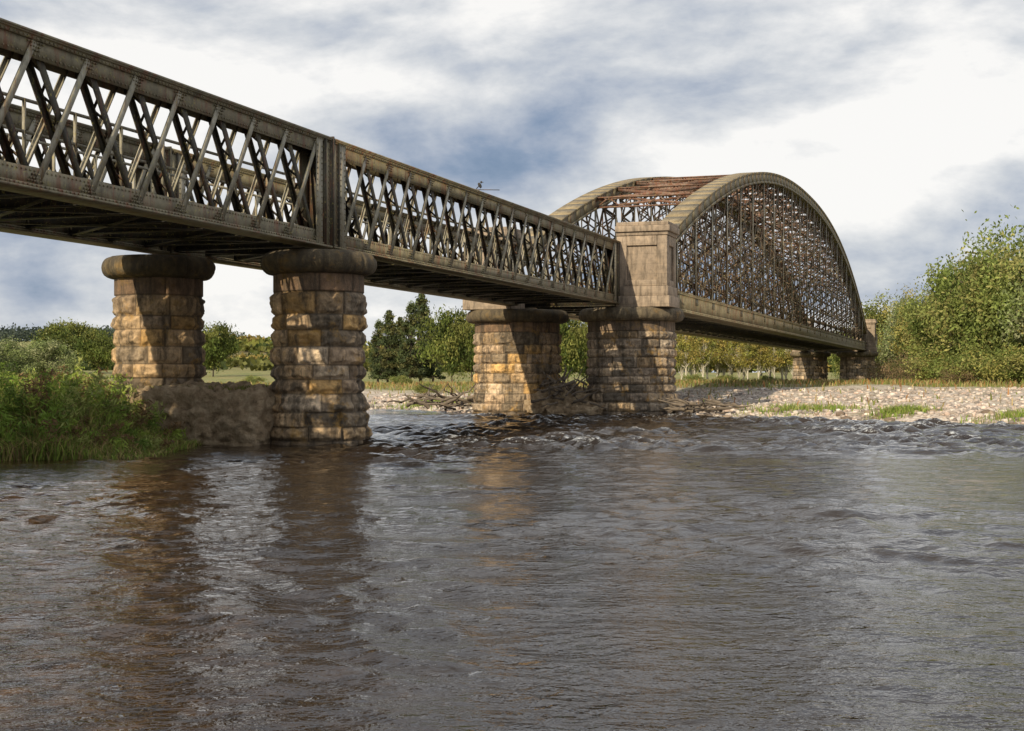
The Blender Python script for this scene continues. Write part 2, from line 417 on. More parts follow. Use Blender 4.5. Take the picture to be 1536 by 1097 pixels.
def tower(t0,t1,y0,y1,parent,nm,zt=7.86):
    b=B();p=.0
    b.box(t0-.12,t1+.12,y0-.12,y1+.0,4.40,4.85)
    b.box(t0-.05,t1+.05,y0-.05,y1,4.853,5.25)
    b.box(t0+.1,t1-.0,y0+.1,y1-.1,5.25,7.3)
    w=.42
    for ya,yb in ((y0,y0+w),(y1-w,y1)):
        b.box(t0,t0+.099,ya,yb,5.253,7.3)
    b.box(t0,t0+.099,y0+w+.001,y1-w-.001,5.253,5.5);b.box(t0,t0+.099,y0+w+.001,y1-w-.001,6.9,7.3)
    b.box(t0+.1,t0+.4,y0,y0+.099,5.253,7.3);b.box(t1-.4,t1,y0,y0+.099,5.253,7.3)
    b.box(t0+.401,t1-.401,y0,y0+.099,5.253,5.5);b.box(t0+.401,t1-.401,y0,y0+.099,6.9,7.3)
    b.box(t0-.04,t1+.04,y0-.04,y1+.02,7.303,7.45)
    b.box(t0-.13,t1+.13,y0-.13,y1+.04,7.453,7.7)
    b.box(t0-.06,t1+.06,y0-.06,y1,7.703,zt)
    V=np.array(b.V);C=np.tile(np.array((.34,.27,.205)),(len(V),1))
    g=rng.uniform(.88,1.1,len(V)//8).repeat(8);C=C*g[:,None]
    ob=mk(nm,V,np.array(b.F),M_as,C,False,parent);m=ob.modifiers.new("b",'BEVEL');m.width=.025;m.segments=2
def pier(nm="stone_bridge_pier"): return empty(nm,(P0[0],P0[1],0),ROT)
p=pier();column("near_column",0,.32,1.03,1.34,11,p);column("far_column",0,4.62,1.03,1.34,12,p,warm=.92)
p=pier();column("near_column",-27,.32,1.03,1.34,21,p);column("far_column",-27,4.62,1.03,1.34,22,p)
for t,s in ((T2,31),(TE,41)):
    p=pier();column("near_column",t,-.12,1.8,2.2,s,p,4.4,3.86,13,.38,1.0 if t<100 else 1.3,.4)
    column("far_column",t,4.9,1.8,2.2,s+1,p,4.4,3.86,13,.38,1.15,.0 if t<100 else .4)
    o=-1.5 if t<100 else -.5
    tower(t+o,t+o+1.7,-1.98,.12,p,"near_pylon");tower(t+o,t+o+1.7,4.78,6.8,p,"far_pylon")

# ------------------------------------------------------------ ground
SH=np.array([(-300,10),(-60,22),(-15,25.2),(-9.4,26.0),(-7.1,26.7),(-7.2,30),(-7.3,33),(-7,45),(-7.6,64),(-6.4,71),(-4.2,67),(-2.2,62),(-.6,59.2),(1.5,59.3),(3.2,59.6),(6.2,59.6),(7.4,57.5),(8.6,54),(11,53),(16,45.4),(22,39),(34,30),(80,2),(300,-60)],float)
def inside(x,y):
    P=np.vstack([SH,[(6000,-60),(6000,9000),(-6000,9000),(-6000,10)]])
    c=np.zeros(x.shape,bool)
    for i in range(len(P)):
        x0,y0=P[i];x1,y1=P[(i+1)%len(P)]
        if y0==y1: continue
        cond=((y0>y)!=(y1>y))&(x<(x1-x0)*(y-y0)/(y1-y0)+x0);c^=cond
    return c
def sdist(x,y):
    x=np.asarray(x,float);y=np.asarray(y,float)
    d=np.full(x.shape,1e9)
    for i in range(len(SH)-1):
        a=SH[i];b=SH[i+1];ab=b-a;L=ab@ab
        t=np.clip(((x-a[0])*ab[0]+(y-a[1])*ab[1])/L,0,1)
        d=np.minimum(d,np.hypot(x-a[0]-t*ab[0],y-a[1]-t*ab[1]))
    return np.where(inside(x,y),d,-d)
def gh(x,y):
    x=np.asarray(x,float);y=np.asarray(y,float)
    d=sdist(x,y)+(fbm(x*.5,y*.5,3.3,3)-.5)*1.4*sm(0,40,y)
    h=.28*sm(0,1.8,d)+.6*sm(2,45,d)-.9*sm(0,-5,d)-.02
    h+=np.where(d>0,(fbm(x*.22,y*.22,1.1,4)-.5)*.35*sm(0,6,d),0)
    h+=.28*sm(6,20,d)*sm(8,14,x)*sm(160,100,y)
    lb=sm(-4.5,-8,x)*sm(44,34,y);h+=.35*lb*sm(0,2,d)
    h+=sm(170,330,y)*2.0
    h+=24*sm(380,1000,y)*sm(0,-260,x)+11*np.exp(-((x+92)/60)**2-((y-540)/120)**2)
    h+=1.2*sm(-3,-9,y)
    return h
def axis(fine_lo,fine_hi,step,lo,hi,g=1.12):
    a=list(np.arange(fine_lo,fine_hi+1e-6,step));s=step;v=a[-1]
    while v<hi: s*=g;v+=s;a.append(v)
    s=step;v=a[0];L=[]
    while v>lo: s*=g;v-=s;L.append(v)
    return np.array(L[::-1]+a)
gx=axis(-20,42,.35,-5000,5000);gy=axis(20,100,.4,-300,7000,1.06)
GX,GY=np.meshgrid(gx,gy);GZ=gh(GX,GY)
V=np.stack([GX,GY,GZ],-1).reshape(-1,3)
ny,nx=GX.shape;idx=np.arange(nx*ny).reshape(ny,nx)
F=np.stack([idx[:-1,:-1],idx[:-1,1:],idx[1:,1:],idx[1:,:-1]],-1).reshape(-1,4)
def gravmask(x,y):
    d=sdist(x,y);nn=fbm(x*.09,y*.05,9.1,4)
    g=sm(32,17,d+(nn-.5)*34)*np.where((x<-5)&(y<50),0,1)
    return np.maximum(g,sm(.5,.58,fbm(x*.03,y*.045,4.4,3))*sm(190,130,y)*sm(55,65,y)*sm(8,-2,x))
grav=gravmask(GX,GY)
heath=np.exp(-((GX+92)/75)**2-((GY-560)/150)**2)
C=np.stack([grav,heath,np.zeros_like(grav)],-1).reshape(-1,3)
m,nt,bs=newmat("riverbank_ground");a=nt.nodes.new("ShaderNodeVertexColor");a.layer_name="Col"
sp=nt.nodes.new("ShaderNodeSeparateColor");nt.links.new(a.outputs[0],sp.inputs[0]);v=objco(nt)
grass=ramp(nt,noise(nt,v,.25,8,.7),[(.3,(.09,.11,.03)),(.45,(.16,.18,.045)),(.58,(.26,.22,.09)),(.72,(.14,.15,.04))])
vo=nt.nodes.new("ShaderNodeTexVoronoi");vo.inputs["Scale"].default_value=6;nt.links.new(v,vo.inputs["Vector"])
bw=nt.nodes.new("ShaderNodeRGBToBW");nt.links.new(vo.outputs["Color"],bw.inputs[0])
gravc=ramp(nt,bw.outputs[0],[(.2,(.26,.21,.17)),(.5,(.46,.39,.33)),(.8,(.6,.54,.47))])
gravc=mixc(nt,ramp(nt,noise(nt,v,.5,7,.7),[(.52,(0,0,0)),(.66,(.75,.75,.75))]),gravc,(.18,.16,.08))
c=mixc(nt,sp.outputs[0],grass,gravc);c=mixc(nt,sp.outputs[1],c,(.12,.085,.045))
nt.links.new(c,bs.inputs["Base Color"]);bs.inputs["Roughness"].default_value=.95
bump(nt,bs,vo.outputs["Distance"],.6,.08)
mk("ground",V,F,m,C,True)

# ------------------------------------------------------------ water
m,nt,bs=newmat("river_water_surface");v=objco(nt)
bs.inputs["Roughness"].default_value=.035;bs.inputs["IOR"].default_value=1.333
gp=nt.nodes.new("ShaderNodeNewGeometry");spx=nt.nodes.new("ShaderNodeSeparateXYZ");nt.links.new(gp.outputs["Position"],spx.inputs[0])
peat=ramp(nt,noise(nt,v,.35,5,.6),[(.35,(.012,.008,.006)),(.65,(.026,.017,.01))])
sh=mth(nt,'ADD',mth(nt,'MULTIPLY',spx.outputs[0],.4),mth(nt,'MULTIPLY',spx.outputs[1],.1))
shf=ramp(nt,mth(nt,'ADD',sh,mth(nt,'MULTIPLY',noise(nt,v,.8,4),.8)),[(.0,(1,1,1)),(.95,(0,0,0))])
bed=ramp(nt,noise(nt,v,4.5,6,.7),[(.38,(.012,.007,.003)),(.58,(.08,.042,.013)),(.75,(.24,.13,.045))])
c=mixc(nt,mth(nt,'MULTIPLY',shf,.75),peat,bed)
att=nt.nodes.new("ShaderNodeVertexColor");att.layer_name="Col";sa_=nt.nodes.new("ShaderNodeSeparateColor");nt.links.new(att.outputs[0],sa_.inputs[0])
fm=ramp(nt,mth(nt,'ADD',noise(nt,objco(nt,(1,1.6,1)),5.5,8,.8),mth(nt,'MULTIPLY',sa_.outputs[0],.25)),[(.74,(0,0,0)),(.84,(1,1,1))])
c=mixc(nt,mth(nt,'MULTIPLY',fm,.8),c,(.6,.63,.66))
nt.links.new(c,bs.inputs["Base Color"])
n1=noise(nt,objco(nt,(1,1.25,1)),4.2,4,.55,.3);n2=noise(nt,v,13,3,.55,.2)
hh=mth(nt,'ADD',n1,mth(nt,'MULTIPLY',n2,.36))
bump(nt,bs,hh,.46,.058)
M_wat=m
nr,ncn=900,440
Y=3.0*(84/3.0)**np.linspace(0,1,nr);s=np.linspace(-1,1,ncn)
YY=Y[:,None]+0*s[None];XX=s[None]*(YY*.44+7)
cell=np.maximum(YY*.0037,(YY*.44+7)*2/ncn)
H=np.zeros_like(YY)
patch=fbm(XX*.16,YY*.1,6.6,3);pw=.3+1.4*sm(.38,.64,patch)
yc=YY-.25*XX
rap=sm(24,33,yc)*sm(62,55,YY)*sm(-7,-1,XX)*(.4+1.0*sm(.42,.6,fbm(XX*.3,YY*.22,2.2,3)))*sm(-.2,1.5,-sdist(XX,YY))
wr=np.random.default_rng(3)
wx=XX+.8*fbm(XX*.5,YY*.5,1.7,2)*2;wy=YY+.8*fbm(XX*.45,YY*.45,8.7,2)*2
HR=np.zeros_like(YY)
for i in range(90):
    lam=.16*(1.5/.16)**wr.random();k=2*math.pi/lam
    an=wr.normal(1.15,.8);ph=wr.random()*6.28
    amp=.0085*lam**.8
    att_=sm(2.2,4.5,lam/cell)
    w_=amp*att_*np.sin(k*(math.cos(an)*wx+math.sin(an)*wy)+ph)
    H+=w_
    if lam>.35: HR+=w_
H=H*.28*pw+HR*1.1*rap
V=np.stack([XX,YY,H],-1).reshape(-1,3);idx=np.arange(nr*ncn).reshape(nr,ncn)
F=np.stack([idx[:-1,:-1],idx[:-1,1:],idx[1:,1:],idx[1:,:-1]],-1).reshape(-1,4)
fo=np.clip(rap/1.4,0,1)*sm(-.01,.05,HR)
C=np.stack([fo]*3,-1).reshape(-1,3)
wt=mk("river_water",V,F,M_wat,C,True)
ft=mk("still_water_sheet",[(-400,-60,-.1),(400,-60,-.1),(400,90,-.1),(-400,90,-.1)],[(0,1,2,3)],M_wat,np.zeros((4,3)))
ft.parent=wt

# ------------------------------------------------------------ foliage
def leaves(P,size,cols,r_,flat=0.0,asp=.45):
    n=len(P);a=r_.normal(size=(n,3));a/=np.linalg.norm(a,axis=1,keepdims=True)
    b=np.cross(a,r_.normal(size=(n,3)));b/=np.linalg.norm(b,axis=1,keepdims=True)
    s=(size*r_.uniform(.6,1.3,n))[:,None];a=a*s;b=b*s*asp
    V=np.stack([P+a,P+b,P-a,P-b],1).reshape(-1,3);F=np.arange(4*n).reshape(n,4)
    return V,F,np.repeat(cols,4,0)
def treemesh(H,R,kind,nclump,nleaf,lsize,pal,seed,bark=(.12,.1,.08),zb=.2,csz=.22):
    r_=np.random.default_rng(seed);pal=np.array(pal)
    Vs=[];Fs=[];Cs=[];n0=0
    def add(V,F,C):
        nonlocal n0
        Vs.append(V);Fs.append(F+n0);Cs.append(C);n0+=len(V)
    tr=max(.06,H*.018)
    nt_=8;xs=np.cumsum(r_.normal(0,H*.008,(nt_,2)),0)
    hp=.93 if kind in('pine','birch') else .7
    pts=[(xs[i,0],xs[i,1],H*hp*i/(nt_-1)-.3*(i==0)) for i in range(nt_)];rd=[tr*(1.3 if i==0 else 1-.85*i/(nt_-1)) for i in range(nt_)]
    Vt,Ft=tube(pts,rd,8);bc=np.tile(np.array(bark),(len(Vt),1))*r_.uniform(.6,1.3,(len(Vt),1));add(Vt,Ft,bc)
    cen=[]
    for i in range(nclump):
        if kind=='pine':
            u=r_.random()**1.25;z=H*(zb+(1-zb)*u);rr=R*(1-u)**.8*r_.uniform(.25,1);an=r_.random()*6.283
            cen.append((rr*math.cos(an),rr*math.sin(an),z-rr*.15))
        elif kind=='birch':
            u=r_.random();z=H*(zb+(1-zb)*u);rr=R*math.sin(math.pi*min(1,.15+.85*u))**.8*r_.random()**.6;an=r_.random()*6.283
            cen.append((rr*math.cos(an),rr*math.sin(an),z))
        else:
            d=r_.normal(size=3);d/=np.linalg.norm(d);q=r_.uniform(.35,1)**.5
            zc=H*(zb+1)/2;hz=H*(1-zb)/2*.9
            lob=1+.28*math.sin(3*math.atan2(d[1],d[0])+seed)+.15*math.sin(5*math.atan2(d[1],d[0])+2*seed)
            cen.append((d[0]*R*q*lob,d[1]*R*q*lob,zc+d[2]*hz*q*r_.uniform(.72,1.16)))
    per=nleaf//nclump
    for c in cen:
        c=np.array(c);k=min(nt_-1,max(1,int(c[2]/(H*hp)*(nt_-1)*r_.uniform(.45,.8))))
        st=np.array(pts[k]);mid=(st+c)/2+np.array((0,0,-.04*H if kind!='willow' else .02*H))
        Vb,Fb=tube([st,mid,c],[tr*.32,tr*.18,tr*.05],4);add(Vb,Fb,np.tile(np.array(bark),(len(Vb),1)))
        cs=csz*R*r_.uniform(.5,1.4)
        P=r_.normal(size=(per,3))*np.array((cs,cs,cs*(.62 if kind!='willow' else 1.15)))+c
        if kind=='pine': P[:,2]-=np.abs(P[:,0]-c[0])*.2
        P[:,2]=np.maximum(P[:,2],.05)
        col=pal[r_.integers(len(pal))]*r_.uniform(.65,1.25)
        cl=col[None]*r_.uniform(.7,1.35,(per,1))
        add(*leaves(P,lsize,cl,r_))
    me=mk("tmp",np.concatenate(Vs),np.concatenate(Fs),M_leaf,np.concatenate(Cs))
    d=me.data;bpy.data.objects.remove(me);return d
def place(name,me,x,y,s=1,rot=None,sz=None,dz=0):
    ob=bpy.data.objects.new(name,me);COL.objects.link(ob)
    ob.location=(x,y,float(gh(np.array([x]),np.array([y]))[0])-.05+dz)
    ob.rotation_euler=(0,0,random.random()*6.28 if rot is None else rot);ob.scale=(s,s,sz or s);return ob
G1=[(.1,.135,.03),(.145,.175,.04),(.07,.1,.025),(.19,.2,.055)]
GW1=[(.3,.33,.16),(.38,.4,.22),(.22,.27,.11),(.16,.2,.07)]
GW2=[(.19,.24,.065),(.26,.3,.09),(.13,.17,.045),(.32,.31,.11)]
GW3=[(.28,.27,.08),(.36,.32,.1),(.2,.22,.06),(.13,.16,.04)]
GY_=[(.34,.31,.08),(.24,.25,.06),(.42,.33,.1),(.2,.21,.06)]
GP=[(.06,.08,.035),(.09,.115,.045),(.14,.14,.055)]
GB=[(.2,.14,.08),(.24,.17,.1),(.15,.13,.06)]
oak=[treemesh(10,4.6,'broad',70,10000,.28,G1,s,zb=.12) for s in (1,2)]
wil=[treemesh(9,3.4,'willow',80,13000,.15,g,s,zb=.06,bark=(.2,.17,.13),csz=.14) for s,g in ((3,GW1),(4,GW2),(5,GW3),(6,GW1),(7,GW2))]
bir=[treemesh(9,2.0,'birch',45,3800,.17,GY_,s,zb=.35,bark=(.7,.66,.56),csz=.27) for s in (6,7)]
pin=[treemesh(10,2.2,'pine',80,8000,.18,GP,s,zb=.12,csz=.12) for s in (8,9)]
bus=[treemesh(3,2.2,'broad',40,6000,.11,GW2+GW3,s,zb=.0,csz=.2) for s in (10,11)]
bbr=[treemesh(2.2,2.2,'broad',40,2600,.08,GB,s,zb=.0,csz=.25,bark=(.2,.14,.11)) for s in (12,)]
def at(px,Z): return (px-768)/2133*Z
def put(name,lib,px,Z,h,base,wf=1):
    me=random.choice(lib);s=h/base;place(name,me,at(px,Z),Z,s*wf,sz=s)
for px,Z,h in ((84,280,10.4),(112,285,10.6),(148,275,9.2),(320,250,10)): put("oak_tree",oak,px,Z,h,10,.75)
for px,Z,h in ((8,120,4),(68,118,4),(-30,115,4.2),(40,130,3.4)): put("willow_tree",wil[:1],px,Z,h,9,1.5)
for px,Z,h in ((568,178,7.8),(584,172,8.8),(600,180,8.4),(617,170,9.6),(633,176,11),(648,185,8.2)): put("pine_tree",pin,px,Z,h,10)
for px,Z,h in ((678,160,9.0),(708,176,8),(645,190,5),(590,190,5)): put("oak_tree",oak,px,Z,h,10,.6)
for px,Z,h in ((852,150,8.2),(880,160,7.4)): put("oak_tree",oak,px,Z,h,10,.6)
for i in range(22): put("birch_tree",bir,1022+i*8+random.uniform(-5,5),random.uniform(165,190),random.uniform(5.8,7.6),9,1.0)
for px,Z,h in ((1335,200,12.5),(1362,168,10.2),(1392,150,10.2),(1420,130,9.6),(1448,112,9.8),(1482,104,10.6),(1515,100,10.6),(1548,96,10.2),(1590,92,9.6),(1625,90,9.4),(1500,128,12),(1570,118,11),(1680,88,8.5),(1300,215,9.5),(1270,220,8)): put("willow_tree",wil,px,Z,h,9,.92)
for px,Z,h in ((1425,108,3.0),(1455,100,2.8),(1490,94,2.8),(1530,90,2.6),(1585,86,2.4),(1395,120,2.6)): put("green_shrub",bus,px,Z,h,3,1.1)
for px,Z,h in ((1345,128,2.3),(1368,120,2.3),(1385,112,1.8),(1330,140,2.0),(1440,94,1.2)): put("bramble_thicket",bbr,px,Z,h,2.2,.9)
for px,Z,h in ((640,90,.8),(1040,120,.9),(1090,128,.9),(1150,125,.8),(380,140,1.1),(600,125,1.0)): put("green_shrub",bus,px,Z,h,3,1.3)
r_=np.random.default_rng(77);Ps=[];Cs=[]
for i in range(1100):
    x=r_.uniform(-420,420);y=r_.uniform(330,430)+abs(x)*.25
    if x<-150: hmax=r_.uniform(3,7)
    elif x<-40: hmax=r_.uniform(1.5,3.2);y=r_.uniform(330,560)
    elif x<0: hmax=r_.uniform(5,9)
    else: hmax=r_.uniform(7,11)
    g=float(gh(np.array([x]),np.array([y]))[0]);n=90
    P=r_.normal(size=(n,3))*np.array((3.2,3.2,hmax*.22))+np.array((x,y,g+hmax*.5))
    P[:,2]=np.maximum(P[:,2],g)
    c=np.array((G1+G1+GY_)[r_.integers(12)])*r_.uniform(.5,1.0);Ps.append(P);Cs.append(c[None]*r_.uniform(.7,1.3,(n,1)))
for i in range(700):
    x=r_.uniform(-520,-60);y=r_.uniform(850,1000);g=float(gh(np.array([x]),np.array([y]))[0]);n=50
    P=r_.normal(size=(n,3))*np.array((7,6,2.2))+np.array((x,y,g+4));Ps.append(P);c=np.array((.06,.08,.065))
    Cs.append(c[None]*r_.uniform(.7,1.3,(n,1)))
V,F,C=leaves(np.concatenate(Ps),1.0,np.concatenate(Cs),r_,asp=.7);mk("distant_treeline",V,F,M_leaf,C)

def blades(name,X,Y,Hh,w,pal,r_,lean=.45,hang=0):
    n=len(X);Z=gh(X,Y)-.03;base=np.stack([X,Y,Z],-1)
    an=r_.uniform(0,6.283,n);ln=np.abs(r_.normal(lean,.2,n))*Hh
    d=np.stack([np.cos(an),np.sin(an),0*an],-1)
    a2=r_.uniform(0,6.283,n);sd=np.stack([np.cos(a2),np.sin(a2),0*an],-1)*w[:,None]
    up=np.array((0,0,1.))
    m1=base+up*(Hh*.6)[:,None]+d*(ln*.3)[:,None];m2=base+up*(Hh*(1-.25*np.clip(ln/Hh,0,1.5)))[:,None]+d*ln[:,None]
    V=np.stack([base-sd,base+sd,m1+sd*.8,m1-sd*.8,m2+sd*.12,m2-sd*.12],1).reshape(-1,3)
    i=np.arange(n)*6;F=np.concatenate([np.stack([i,i+1,i+2,i+3],-1),np.stack([i+3,i+2,i+4,i+5],-1)])
    pal=np.array(pal);pc=pal[r_.integers(len(pal),size=n)]*r_.uniform(.65,1.35,(n,1))
    return mk(name,V,F,M_leaf,np.repeat(pc,6,0))
r_=np.random.default_rng(5)
n=52000;X=r_.uniform(-15,-6.6,n);Y=r_.uniform(25.6,39,n);d=sdist(X,Y);k=(d>-.3)&(r_.random(n)<.2+1.1*fbm(X*.8,Y*.8,2,3));X=X[k];Y=Y[k]
hg=(.2+1.0*fbm(X*.6,Y*.6,5,3)**1.3)*(.32+.62*sm(-6.9,-9.2,X))*r_.uniform(.5,1.2,len(X))
blades("bank_grass",X,Y,hg,r_.uniform(.007,.016,len(X)),[(.19,.27,.045),(.25,.32,.06),(.13,.18,.035),(.35,.32,.1),(.36,.27,.12),(.17,.12,.055)],r_,.6)
Ps=[];Cs=[]
for i in range(650):
    x=r_.uniform(-14,-7.2);y=r_.uniform(26.2,37)
    if sdist(np.array([x]),np.array([y]))[0]<.1: continue
    g=float(gh(np.array([x]),np.array([y]))[0]);h=r_.uniform(.35,.95)*(.35+.75*float(sm(-7,-9.4,x)))+(.35 if r_.random()<.14 and x<-8.6 else 0)
    lx,ly=r_.normal(0,.22,2);n=80;t=r_.random(n)**.7
    P=np.stack([x+lx*t*h*2+r_.normal(0,.08,n),y+ly*t*h*2+r_.normal(0,.08,n),g+t*h],-1);Ps.append(P)
    c=np.array([(.2,.3,.05),(.29,.37,.07),(.14,.21,.04),(.33,.36,.11),(.22,.14,.07)][r_.integers(5)]);Cs.append(c[None]*r_.uniform(.7,1.3,(n,1)))
V,F,C=leaves(np.concatenate(Ps),.075,np.concatenate(Cs),r_,asp=.22);mk("bank_herbs",V,F,M_leaf,C)
n=90000;X=r_.uniform(-60,90,n);Y=r_.uniform(56,160,n);d=sdist(X,Y)
k=(d>1.5)&((gravmask(X,Y)<.5)|(r_.random(n)<.07));X=X[k];Y=Y[k]
blades("meadow_grass",X,Y,r_.uniform(.15,.5,len(X)),r_.uniform(.02,.05,len(X)),[(.34,.28,.12),(.2,.23,.06),(.4,.31,.15),(.17,.21,.05),(.33,.17,.07)],r_,.4)
Xs=[];Ys=[]
for cx,cy,rx,ry in ((11.4,55,1.8,1.0),(17.5,46.8,1.8,.8),(14,51,.8,.6),(-3.6,70,2,2),(20,45,2,1.5),(.8,60.5,1.,.6),(22,41,2,1)):
    Xs.append(r_.normal(cx,rx*.6,1100));Ys.append(r_.normal(cy,ry*.6,1100))
X=np.concatenate(Xs);Y=np.concatenate(Ys);k=sdist(X,Y)>-.1;X=X[k];Y=Y[k]
blades("shore_grass",X,Y,r_.uniform(.12,.42,len(X)),r_.uniform(.01,.02,len(X)),[(.17,.26,.04),(.23,.3,.06),(.3,.3,.11)],r_)

ph=(1+5**.5)/2
ico=np.array([(-1,ph,0),(1,ph,0),(-1,-ph,0),(1,-ph,0),(0,-1,ph),(0,1,ph),(0,-1,-ph),(0,1,-ph),(ph,0,-1),(ph,0,1),(-ph,0,-1),(-ph,0,1)]);ico/=np.linalg.norm(ico[0])
icf=np.array([(0,11,5),(0,5,1),(0,1,7),(0,7,10),(0,10,11),(1,5,9),(5,11,4),(11,10,2),(10,7,6),(7,1,8),(3,9,4),(3,4,2),(3,2,6),(3,6,8),(3,8,9),(4,9,5),(2,4,11),(6,2,10),(8,6,7),(9,8,1)])
def pebbles(name,X,Y,sz,r_,pal):
    n=len(X);Z=gh(X,Y)
    V=ico[None]*(1+r_.normal(0,.1,(n,12,1)))*sz[:,None,None]*r_.uniform(.7,1.3,(n,1,3))*np.array((1,1,.6))
    V=V+np.stack([X,Y,Z+sz*.15],-1)[:,None]
    F=(icf[None]+np.arange(n)[:,None,None]*12).reshape(-1,3)
    pal=np.array(pal);C=np.repeat(pal[r_.integers(len(pal),size=n)]*r_.uniform(.75,1.2,(n,1)),12,0)
    return mk(name,V.reshape(-1,3),F,M_peb,C,True)
PP=[(.54,.46,.4),(.45,.38,.33),(.6,.54,.48),(.34,.29,.25),(.55,.43,.36),(.25,.22,.2)]
n=38000;X=r_.uniform(-8,45,n);Y=r_.uniform(36,90,n);d=sdist(X,Y);k=(d>-.2)&(d<26)&(r_.random(n)<np.exp(-np.clip(d,0,99)/13)+.06);X=X[k];Y=Y[k]
pebbles("shore_gravel",X,Y,.05+.11*r_.random(len(X))**2,r_,PP)
n=260;X=np.concatenate([r_.uniform(-1.5,8,130),r_.uniform(8,22,130)]);Y=r_.uniform(44,61,n);d=sdist(X,Y);k=(d>-.5)&(d<3);X=X[k];Y=Y[k]
pebbles("shore_boulders",X,Y,r_.uniform(.14,.3,len(X)),r_,[(.24,.19,.14),(.32,.25,.19),(.17,.13,.1)])

def lump(name,x0,x1,y0,y1,z0,z1,mat,seed,amp,par=None,pw=6,flat=True):
    n=120;u=np.linspace(0,np.pi,n);v=np.linspace(0,2*np.pi,n*2,endpoint=False);U,Vv=np.meshgrid(u,v,indexing='ij')
    d=np.stack([np.sin(U)*np.cos(Vv),np.sin(U)*np.sin(Vv),np.cos(U)],-1)
    q=(np.abs(d)**pw).sum(-1)**(-1/pw);d=d*q[...,None]
    hs=np.array(((x1-x0)/2,(y1-y0)/2,(z1-z0)/2));c=np.array(((x0+x1)/2,(y0+y1)/2,(z0+z1)/2))
    P=d*hs+c;f=fbm(P[...,0]*1.1+seed,P[...,1]*1.1,P[...,2]*1.1,3)-.5;g=fbm(P[...,0]*4+seed,P[...,1]*4,P[...,2]*4,5)-.5
    g2=vn3(P[...,0]*7+seed,P[...,1]*7,P[...,2]*7)-.5
    P=P+d*(f*amp*1.1+g*amp*1.3+g2*amp*.5)[...,None]
    idx=np.arange(n*2*n).reshape(n,2*n);F=np.stack([idx[:-1],idx[1:],np.roll(idx,-1,1)[1:],np.roll(idx,-1,1)[:-1]],-1).reshape(-1,4)
    return mk(name,P.reshape(-1,3),F,mat,None,True,par)
bk=empty("rubble_plinth",(P0[0],P0[1],0),ROT);lump("rubble_core",-1.7,.8,1.0,4.3,-.6,1.3,M_soil,3,.26,bk,10)
dm=empty("debris_mound",(P0[0],P0[1],0),ROT);lump("soil_heap",26.0,29,1.0,4.2,-.5,1.1,M_soil,8,.55,dm,2.4);lump("soil_heap_low",25.3,27.5,.6,2.9,-.5,.5,M_soil,9,.4,dm,2.6)
r_=np.random.default_rng(9)
bw_=[W(*q) for q in [(r_.uniform(-1.5,.7),r_.uniform(1.3,4.1)) for _ in range(2400)]]
X=np.array([b[0] for b in bw_]);Y=np.array([b[1] for b in bw_])
ob=blades("plinth_moss_grass",X,Y,r_.uniform(.05,.14,len(X)),r_.uniform(.008,.015,len(X)),[(.16,.17,.04),(.2,.19,.06)],r_)
co=np.empty(len(ob.data.vertices)*3,np.float32);ob.data.vertices.foreach_get("co",co);co=co.reshape(-1,3);co[:,2]+=1.27-np.repeat(gh(X,Y),6);ob.data.vertices.foreach_set("co",co.ravel())
def logs(name,items):
    Vs=[];Fs=[];n0=0
    for (x,y,z,L,az,el,r) in items:
        d=Vector((math.cos(az)*math.cos(el),math.sin(az)*math.cos(el),math.sin(el)));p=Vector((x,y,z));pts=[];rd=[]
        for i in range(6):
            f=i/5;pts.append(p+d*L*f+Vector((random.gauss(0,.03*L),random.gauss(0,.03*L),random.gauss(0,.02*L))));rd.append(r*(1-.75*f))
        V,F=tube(pts,rd,6);Vs.append(V);Fs.append(F+n0);n0+=len(V)
    mk(name,np.concatenate(Vs),np.concatenate(Fs),M_wood,None,True)
it=[]
for i in range(34): it.append((random.uniform(6.3,8.6),random.uniform(55.5,59),.1+random.random()*.4,random.uniform(.8,2.2),random.uniform(0,6.28),random.uniform(-.1,.4),random.uniform(.04,.1)))
for i in range(40): it.append((random.uniform(-4.6,-1.6),random.uniform(60.5,66),.15+random.random()*.5,random.uniform(.8,2.4),random.uniform(0,6.28),random.uniform(-.1,.5),random.uniform(.04,.11)))
for i in range(40):
    q=W(random.uniform(25.4,26.8),random.uniform(1.3,3.6));it.append((q[0],q[1],.4+random.random()*1.0,random.uniform(.6,1.8),random.uniform(0,6.28),random.uniform(-.3,.9),random.uniform(.03,.08)))
logs("driftwood_pile",it)

bx,by,_=W(10.5,.2)
def ell(c,r,rot,n=14):
    u=np.linspace(0,np.pi,n);v=np.linspace(0,2*np.pi,n,endpoint=False);U,Vv=np.meshgrid(u,v,indexing='ij')
    P=np.stack([np.sin(U)*np.cos(Vv)*r[0],np.sin(U)*np.sin(Vv)*r[1],np.cos(U)*r[2]],-1).reshape(-1,3)
    R_=np.array(Matrix.Rotation(rot,3,'Y'));P=P@R_.T+np.array(c);idx=np.arange(n*n).reshape(n,n)
    return P,np.stack([idx[:-1],idx[1:],np.roll(idx,-1,1)[1:],np.roll(idx,-1,1)[:-1]],-1).reshape(-1,4)
parts=[ell((0,0,.12),(.05,.048,.09),-.5),ell((.045,0,.215),(.034,.032,.034),0),ell((-.07,0,.05),(.014,.03,.085),.75),ell((.09,0,.212),(.028,.008,.008),0),ell((-.01,.042,.12),(.03,.012,.075),-.45),ell((-.01,-.042,.12),(.03,.012,.075),-.45)]
for yy in (-.015,.015): parts.append(tube([(0.01,yy,.06),(.012,yy,0)],[.005,.005],5))
Vs=[];Fs=[];n0=0
for V,F in parts: Vs.append(V);Fs.append(F+n0);n0+=len(V)
M_bird=simple("dark_plumage",[(.4,(.02,.02,.022)),(.6,(.06,.055,.05))],12)
